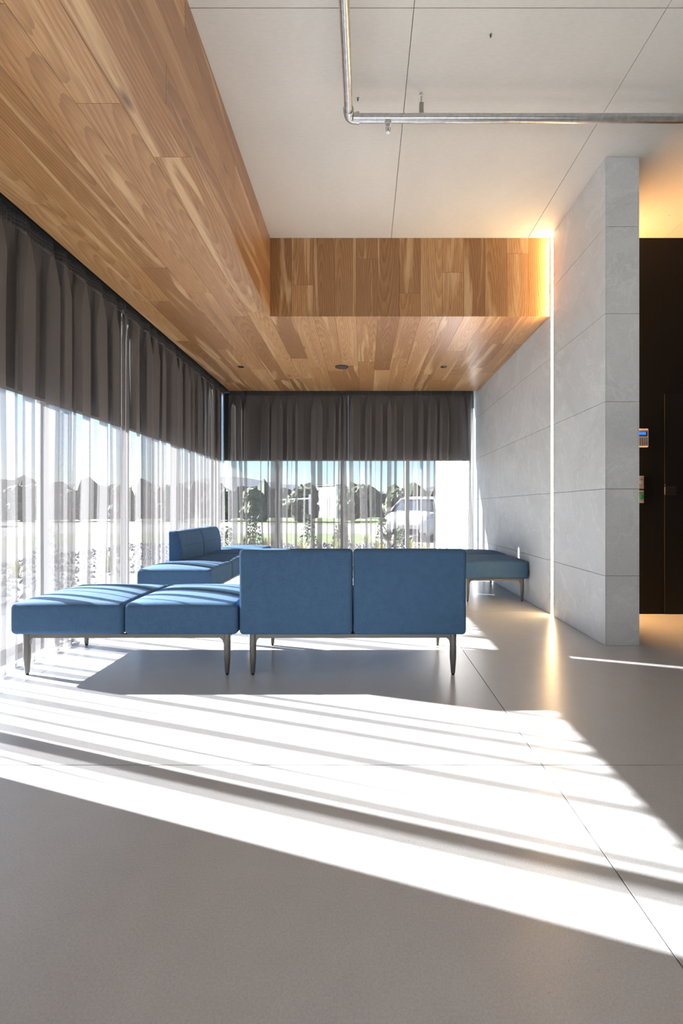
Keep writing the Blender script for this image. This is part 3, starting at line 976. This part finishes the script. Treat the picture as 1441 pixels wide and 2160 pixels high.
def plant(k, x, y, sc, where):
    if k < 3:
        t = bpy.data.objects.new('grass_tuft', tprot[k]); COL.objects.link(t)
        tag(t, 'yellow-green tuft of ornamental grass in the gravel bed outside the %s window' % where, 'grass plant', 'grass tufts outside the %s window' % where)
    else:
        t = empty('shrub', (x, y, ZG))
        f = bpy.data.objects.new('foliage', tprot[k]); COL.objects.link(f); f.parent = t
        for a in range(4):
            tube('stem', [(0, 0, 0), (0.05 * cos(a * 1.6), 0.05 * sin(a * 1.6), 0.25), (0.10 * cos(a * 1.6), 0.10 * sin(a * 1.6), 0.5)], 0.006, 'bark', t, (0, 0, 0), 5)
        tag(t, 'small leafy green shrub in the gravel bed outside the %s window' % where, 'shrub', 'young shrubs outside the %s window' % where)
    t.location = (x, y, ZG); t.scale = (sc,) * 3; t.rotation_euler = (0, 0, rs.uniform(0, 6))
taken = [(-3.4, 11.2), (-2.5, 10.2), (-0.6, 11.8), (0.5, 12.6), (1.2, 11.9), (-1.6, 12.9), (-6.6, 6.0), (-5.6, 8.0), (-7.4, 8.8), (-5.2, 4.8)]
def spot(xa, xb, ya, yb, dmin=0.78):
    while True:
        x, y = rs.uniform(xa, xb), rs.uniform(ya, yb)
        if all((x - p) ** 2 + (y - q) ** 2 > dmin ** 2 for p, q in taken):
            taken.append((x, y))
            return x, y
for i in range(20):
    plant(i % 3, *spot(-4.2, 1.25, 9.3, 13.4), rs.uniform(0.7, 1.0), 'back')
for i, (x, y) in enumerate(((-3.4, 11.2), (-2.5, 10.2), (-0.6, 11.8), (0.5, 12.6), (0.95, 12.2), (-1.6, 12.9))):
    plant(3 + i % 2, x, y, rs.uniform(0.8, 1.05), 'back')
for i in range(14):
    plant(i % 3, *spot(-7.8, -4.2, 3.0, 8.6), rs.uniform(0.7, 1.0), 'left')
for i, (x, y) in enumerate(((-6.6, 6.0), (-5.6, 8.0), (-7.4, 8.8), (-5.2, 4.8))):
    plant(3 + i % 2, x, y, rs.uniform(0.8, 1.1), 'left')

# trees of the belt beyond the road
def blob_mesh(seed, n=11):
    r = random.Random(seed)
    bm = bmesh.new()
    for i in range(n):
        a = r.uniform(0, 2 * pi); d = r.uniform(0, 1.3)
        z = r.uniform(0.9, 3.0)
        c = Vector((d * cos(a), d * sin(a), z))
        res = bmesh.ops.create_icosphere(bm, subdivisions=3, radius=r.uniform(0.7, 1.05))
        for v in res['verts']:
            nrm = v.co.normalized()
            v.co = c + v.co * (1 + 0.16 * sin(nrm.x * 9 + i) * sin(nrm.y * 8 + 2 * i) + r.uniform(-0.13, 0.13))
    V = [v.co.copy() for v in bm.verts]; bm.verts.index_update()
    F = [tuple(v.index for v in f.verts) for f in bm.faces]
    bm.free()
    return V, F
crowns = []
for s in range(3):
    Vb, Fb = blob_mesh(70 + s)
    o = link('crown', Vb, Fb, 'leaf_dark' if s != 1 else 'leaf_mid', None, (0, 0, 0)); crowns.append(o.data); bpy.data.objects.remove(o)
Vk, Fk = lathe_data([(0.16, -0.1), (0.12, 0.6), (0.09, 1.4)], 8)
o = link('trunk', Vk, Fk, 'bark', None, (0, 0, 0)); trunk_me = o.data; bpy.data.objects.remove(o)
def tree(k, x, y, sc, lb, grp):
    t = empty('tree', (x, y, ZG - 0.02), rs.uniform(0, 6)); t.scale = (sc * rs.uniform(0.9, 1.08), sc, sc * rs.uniform(0.85, 1.05))
    for nm, me in (('crown', crowns[k]), ('trunk', trunk_me)):
        c = bpy.data.objects.new(nm, me); COL.objects.link(c); c.parent = t
    tag(t, lb, 'tree', grp)
for i in range(19):
    x = -36 + i * 3.9 + rs.uniform(-0.2, 0.2)
    tree(i % 3, x, 37.0 + rs.uniform(-1.5, 2.5), rs.uniform(0.72, 0.92), 'low dark tree in the belt beyond the road seen through the back window', 'trees beyond the back road')
for i in range(7):
    y = -2 + i * 5.0 + rs.uniform(-0.2, 0.2)
    tree(i % 3, -25.5 - rs.uniform(0, 2.5), y, rs.uniform(0.85, 1.15), 'dark tree in the belt beyond the road seen through the left window', 'trees beyond the left road')

# distant ridge
V, F = [], []
nseg = 60
for i in range(nseg + 1):
    a = radians(150 - 120 * i / nseg)
    R = 430
    hgt = 23 + 4.5 * sin(i * 0.35) + 2.5 * sin(i * 0.9 + 1) - 0.16 * max(0, i - 33) ** 1.25
    for (rr, z) in ((R - 90, ZG - 2), (R, hgt), (R + 120, ZG - 2)):
        V.append((rr * cos(a), rr * sin(a), z))
for i in range(nseg):
    for j in range(2):
        q = i * 3 + j
        F.append((q, q + 3, q + 4, q + 1))
struct(link('distant_hills', V, F, 'hill_haze', None, (0, 0, 0), True), 'wooded ridge on the horizon, coloured blue for distance haze')

# wooded bank behind the trees
V, F = [], []
nseg = 160
for i in range(nseg + 1):
    a = radians(165 - 130 * i / nseg)
    h = 3.7 + 0.45 * sin(i * 1.9) + 0.35 * sin(i * 0.83 + 1) + 0.25 * rs.uniform(-1, 1)
    for (rr, z) in ((54, ZG - 0.3), (55 + rs.uniform(-.5, .5), 1.4 + rs.uniform(-.3, .3)), (57, h), (66, ZG - 0.3)):
        V.append((rr * cos(a), rr * sin(a), z))
for i in range(nseg):
    for j in range(3):
        q = i * 4 + j
        F.append((q, q + 4, q + 5, q + 1))
struct(link('wooded_bank', V, F, 'leaf_dark', None, (0, 0, 0)), 'dark overgrown bank behind the trees')

# white shed
t = empty('shed', (-3.75, 50, ZG), radians(-42))
boxes('walls', [(-1.5, 1.5, -0.6, 0.6, 0, 3.5)], 'white_render', t, (0, 0, 0))
boxes('roof', [(-1.6, 1.6, -0.7, 0.7, 3.5, 3.62)], 'shed_roof', t, (0, 0, 0))
boxes('doorway', [(-0.5, 0.5, -0.63, -0.60, 0, 2.3)], 'shed_roof', t, (0, 0, 0))
tag(t, 'small white flat-roofed building beyond the trees', 'building')

# boom barrier by the road
t = empty('boom_barrier', (-3.65, 30.4, ZG))
boxes('post', [(-0.07, 0.07, -0.07, 0.07, 0, 2.0)], 'paint_white', t, (0, 0, 0))
tube('boom', [(0.1, -0.09, 1.72), (-2.4, -0.09, 1.60)], 0.05, 'paint_white', t, (0, 0, 0), 10)
tag(t, 'white barrier post with a level arm beside the road', 'barrier')

# ------------------------------------------------------------------ car, nose towards -y in its own frame
def car(loc, rz, label):
    t = empty('car', loc, rz)
    # (y, half width, z bottom, z shoulder)
    st = [(-2.12, 0.55, 0.36, 0.56), (-2.06, 0.70, 0.26, 0.70), (-1.90, 0.81, 0.22, 0.80), (-1.50, 0.87, 0.20, 0.90), (-1.0, 0.89, 0.20, 0.96),
          (0.0, 0.90, 0.20, 0.97), (1.0, 0.90, 0.20, 0.99), (1.7, 0.87, 0.22, 1.00), (2.0, 0.82, 0.28, 0.98), (2.10, 0.72, 0.36, 0.86)]
    V, F = [], []
    for (y, w, zb, zs) in st:
        h = zs - zb
        ring = [(-w * 0.86, zb), (-w * 0.98, zb + 0.12 * h), (-w, zb + 0.5 * h), (-w * 0.97, zb + 0.8 * h), (-w * 0.88, zb + 0.96 * h), (-w * 0.5, zs + 0.015), (0, zs + 0.03),
                (w * 0.5, zs + 0.015), (w * 0.88, zb + 0.96 * h), (w * 0.97, zb + 0.8 * h), (w, zb + 0.5 * h), (w * 0.98, zb + 0.12 * h), (w * 0.86, zb)]
        V += [(x, y, z) for x, z in ring]
    n = 13
    for i in range(len(st) - 1):
        for k in range(n):
            F.append((i * n + k, i * n + (k + 1) % n, (i + 1) * n + (k + 1) % n, (i + 1) * n + k))
    F.append(tuple(range(n))); F.append(tuple((len(st) - 1) * n + k for k in range(n)))
    link('body', V, F, 'car_white', t, (0, 0, 0), True)
    # cabin
    cb = [(-0.95, 0.78, 0.97, 0.99), (-0.20, 0.72, 0.97, 1.40), (0.30, 0.68, 0.97, 1.47), (1.0, 0.68, 0.97, 1.45), (1.65, 0.70, 0.97, 1.30), (2.0, 0.72, 0.96, 0.99)]
    V, F = [], []
    for (y, w, z0, z1) in cb:
        wt = w * (0.82 if z1 > 1.1 else 0.97)
        V += [(-w * 1.08, y, z0), (-wt, y, z1 - 0.05), (-wt * 0.85, y, z1), (wt * 0.85, y, z1), (wt, y, z1 - 0.05), (w * 1.08, y, z0)]
    n = 6
    for i in range(len(cb) - 1):
        for k in range(n - 1):
            F.append((i * n + k, i * n + k + 1, (i + 1) * n + k + 1, (i + 1) * n + k))
    g = link('windows', V, F, 'car_glass', t, (0, 0, 0), True)
    V, F = [], []
    rf = [(-0.30, 0.60, 1.375), (0.30, 0.60, 1.478), (1.0, 0.60, 1.458), (1.62, 0.58, 1.325)]
    for (y, w, z) in rf:
        V += [(-w, y, z - 0.035), (-w * 0.9, y, z), (w * 0.9, y, z), (w, y, z - 0.035)]
    for i in range(3):
        for k in range(3):
            F.append((i * 4 + k, i * 4 + k + 1, i * 4 + 5 + k, i * 4 + 4 + k))
    link('roof', V, F, 'car_white', t, (0, 0, 0.012), True)
    for s in (-1, 1):
        for pts in ([(s * 0.80, -0.95, 0.985), (s * 0.60, -0.22, 1.385)], [(s * 0.60, -0.22, 1.385), (s * 0.575, 0.3, 1.465), (s * 0.575, 1.0, 1.445), (s * 0.585, 1.62, 1.30), (s * 0.74, 2.0, 0.98)],
                    [(s * 0.78, 0.45, 0.97), (s * 0.585, 0.40, 1.45)]):
            tube('pillar', pts, 0.030, 'car_white', t, (0, 0, 0), 8)
        for y in (-1.32, 1.32):
            w = lathe('wheel', [(0.20, -0.10), (0.30, -0.10), (0.325, -0.06), (0.325, 0.06), (0.30, 0.10), (0.20, 0.10)], 'car_black', t, (s * 0.80, y, 0.325), 24, (0, pi / 2, 0))
            lathe('rim', [(0.205, -0.108), (0.19, -0.112), (0.05, -0.104), (0.02, -0.112), (0.02, 0.112), (0.05, 0.104), (0.19, 0.112), (0.205, 0.108)], 'car_rim', w, (0, 0, 0), 20)
        V, F = rounded_box(0.15, 0.05, 0.055, 0.03)
        link('headlight', V, F, 'lamp_clear', t, (s * 0.60, -1.985, 0.66), True)
        V, F = rounded_box(0.09, 0.06, 0.06, 0.03)
        link('mirror', V, F, 'car_white', t, (s * 0.98, -0.62, 1.02), True)
    boxes('grille', [(-0.42, 0.42, -2.135, -2.09, 0.30, 0.42), (-0.62, 0.62, -2.11, -2.02, 0.235, 0.30)], 'car_black', t, (0, 0, 0))
    boxes('number_plate', [(-0.26, 0.26, -2.150, -2.136, 0.44, 0.55)], 'plate_white', t, (0, 0, 0))
    return tag(t, label, 'car')
car((1.95, 16.3, ZG), radians(-18), 'white car parked outside the back window')
struct(boxes('car_park', [(0.2, 40, 13.8, 19.3, ZG, ZG + 0.004)], 'asphalt'), 'asphalt parking bay under the white car')
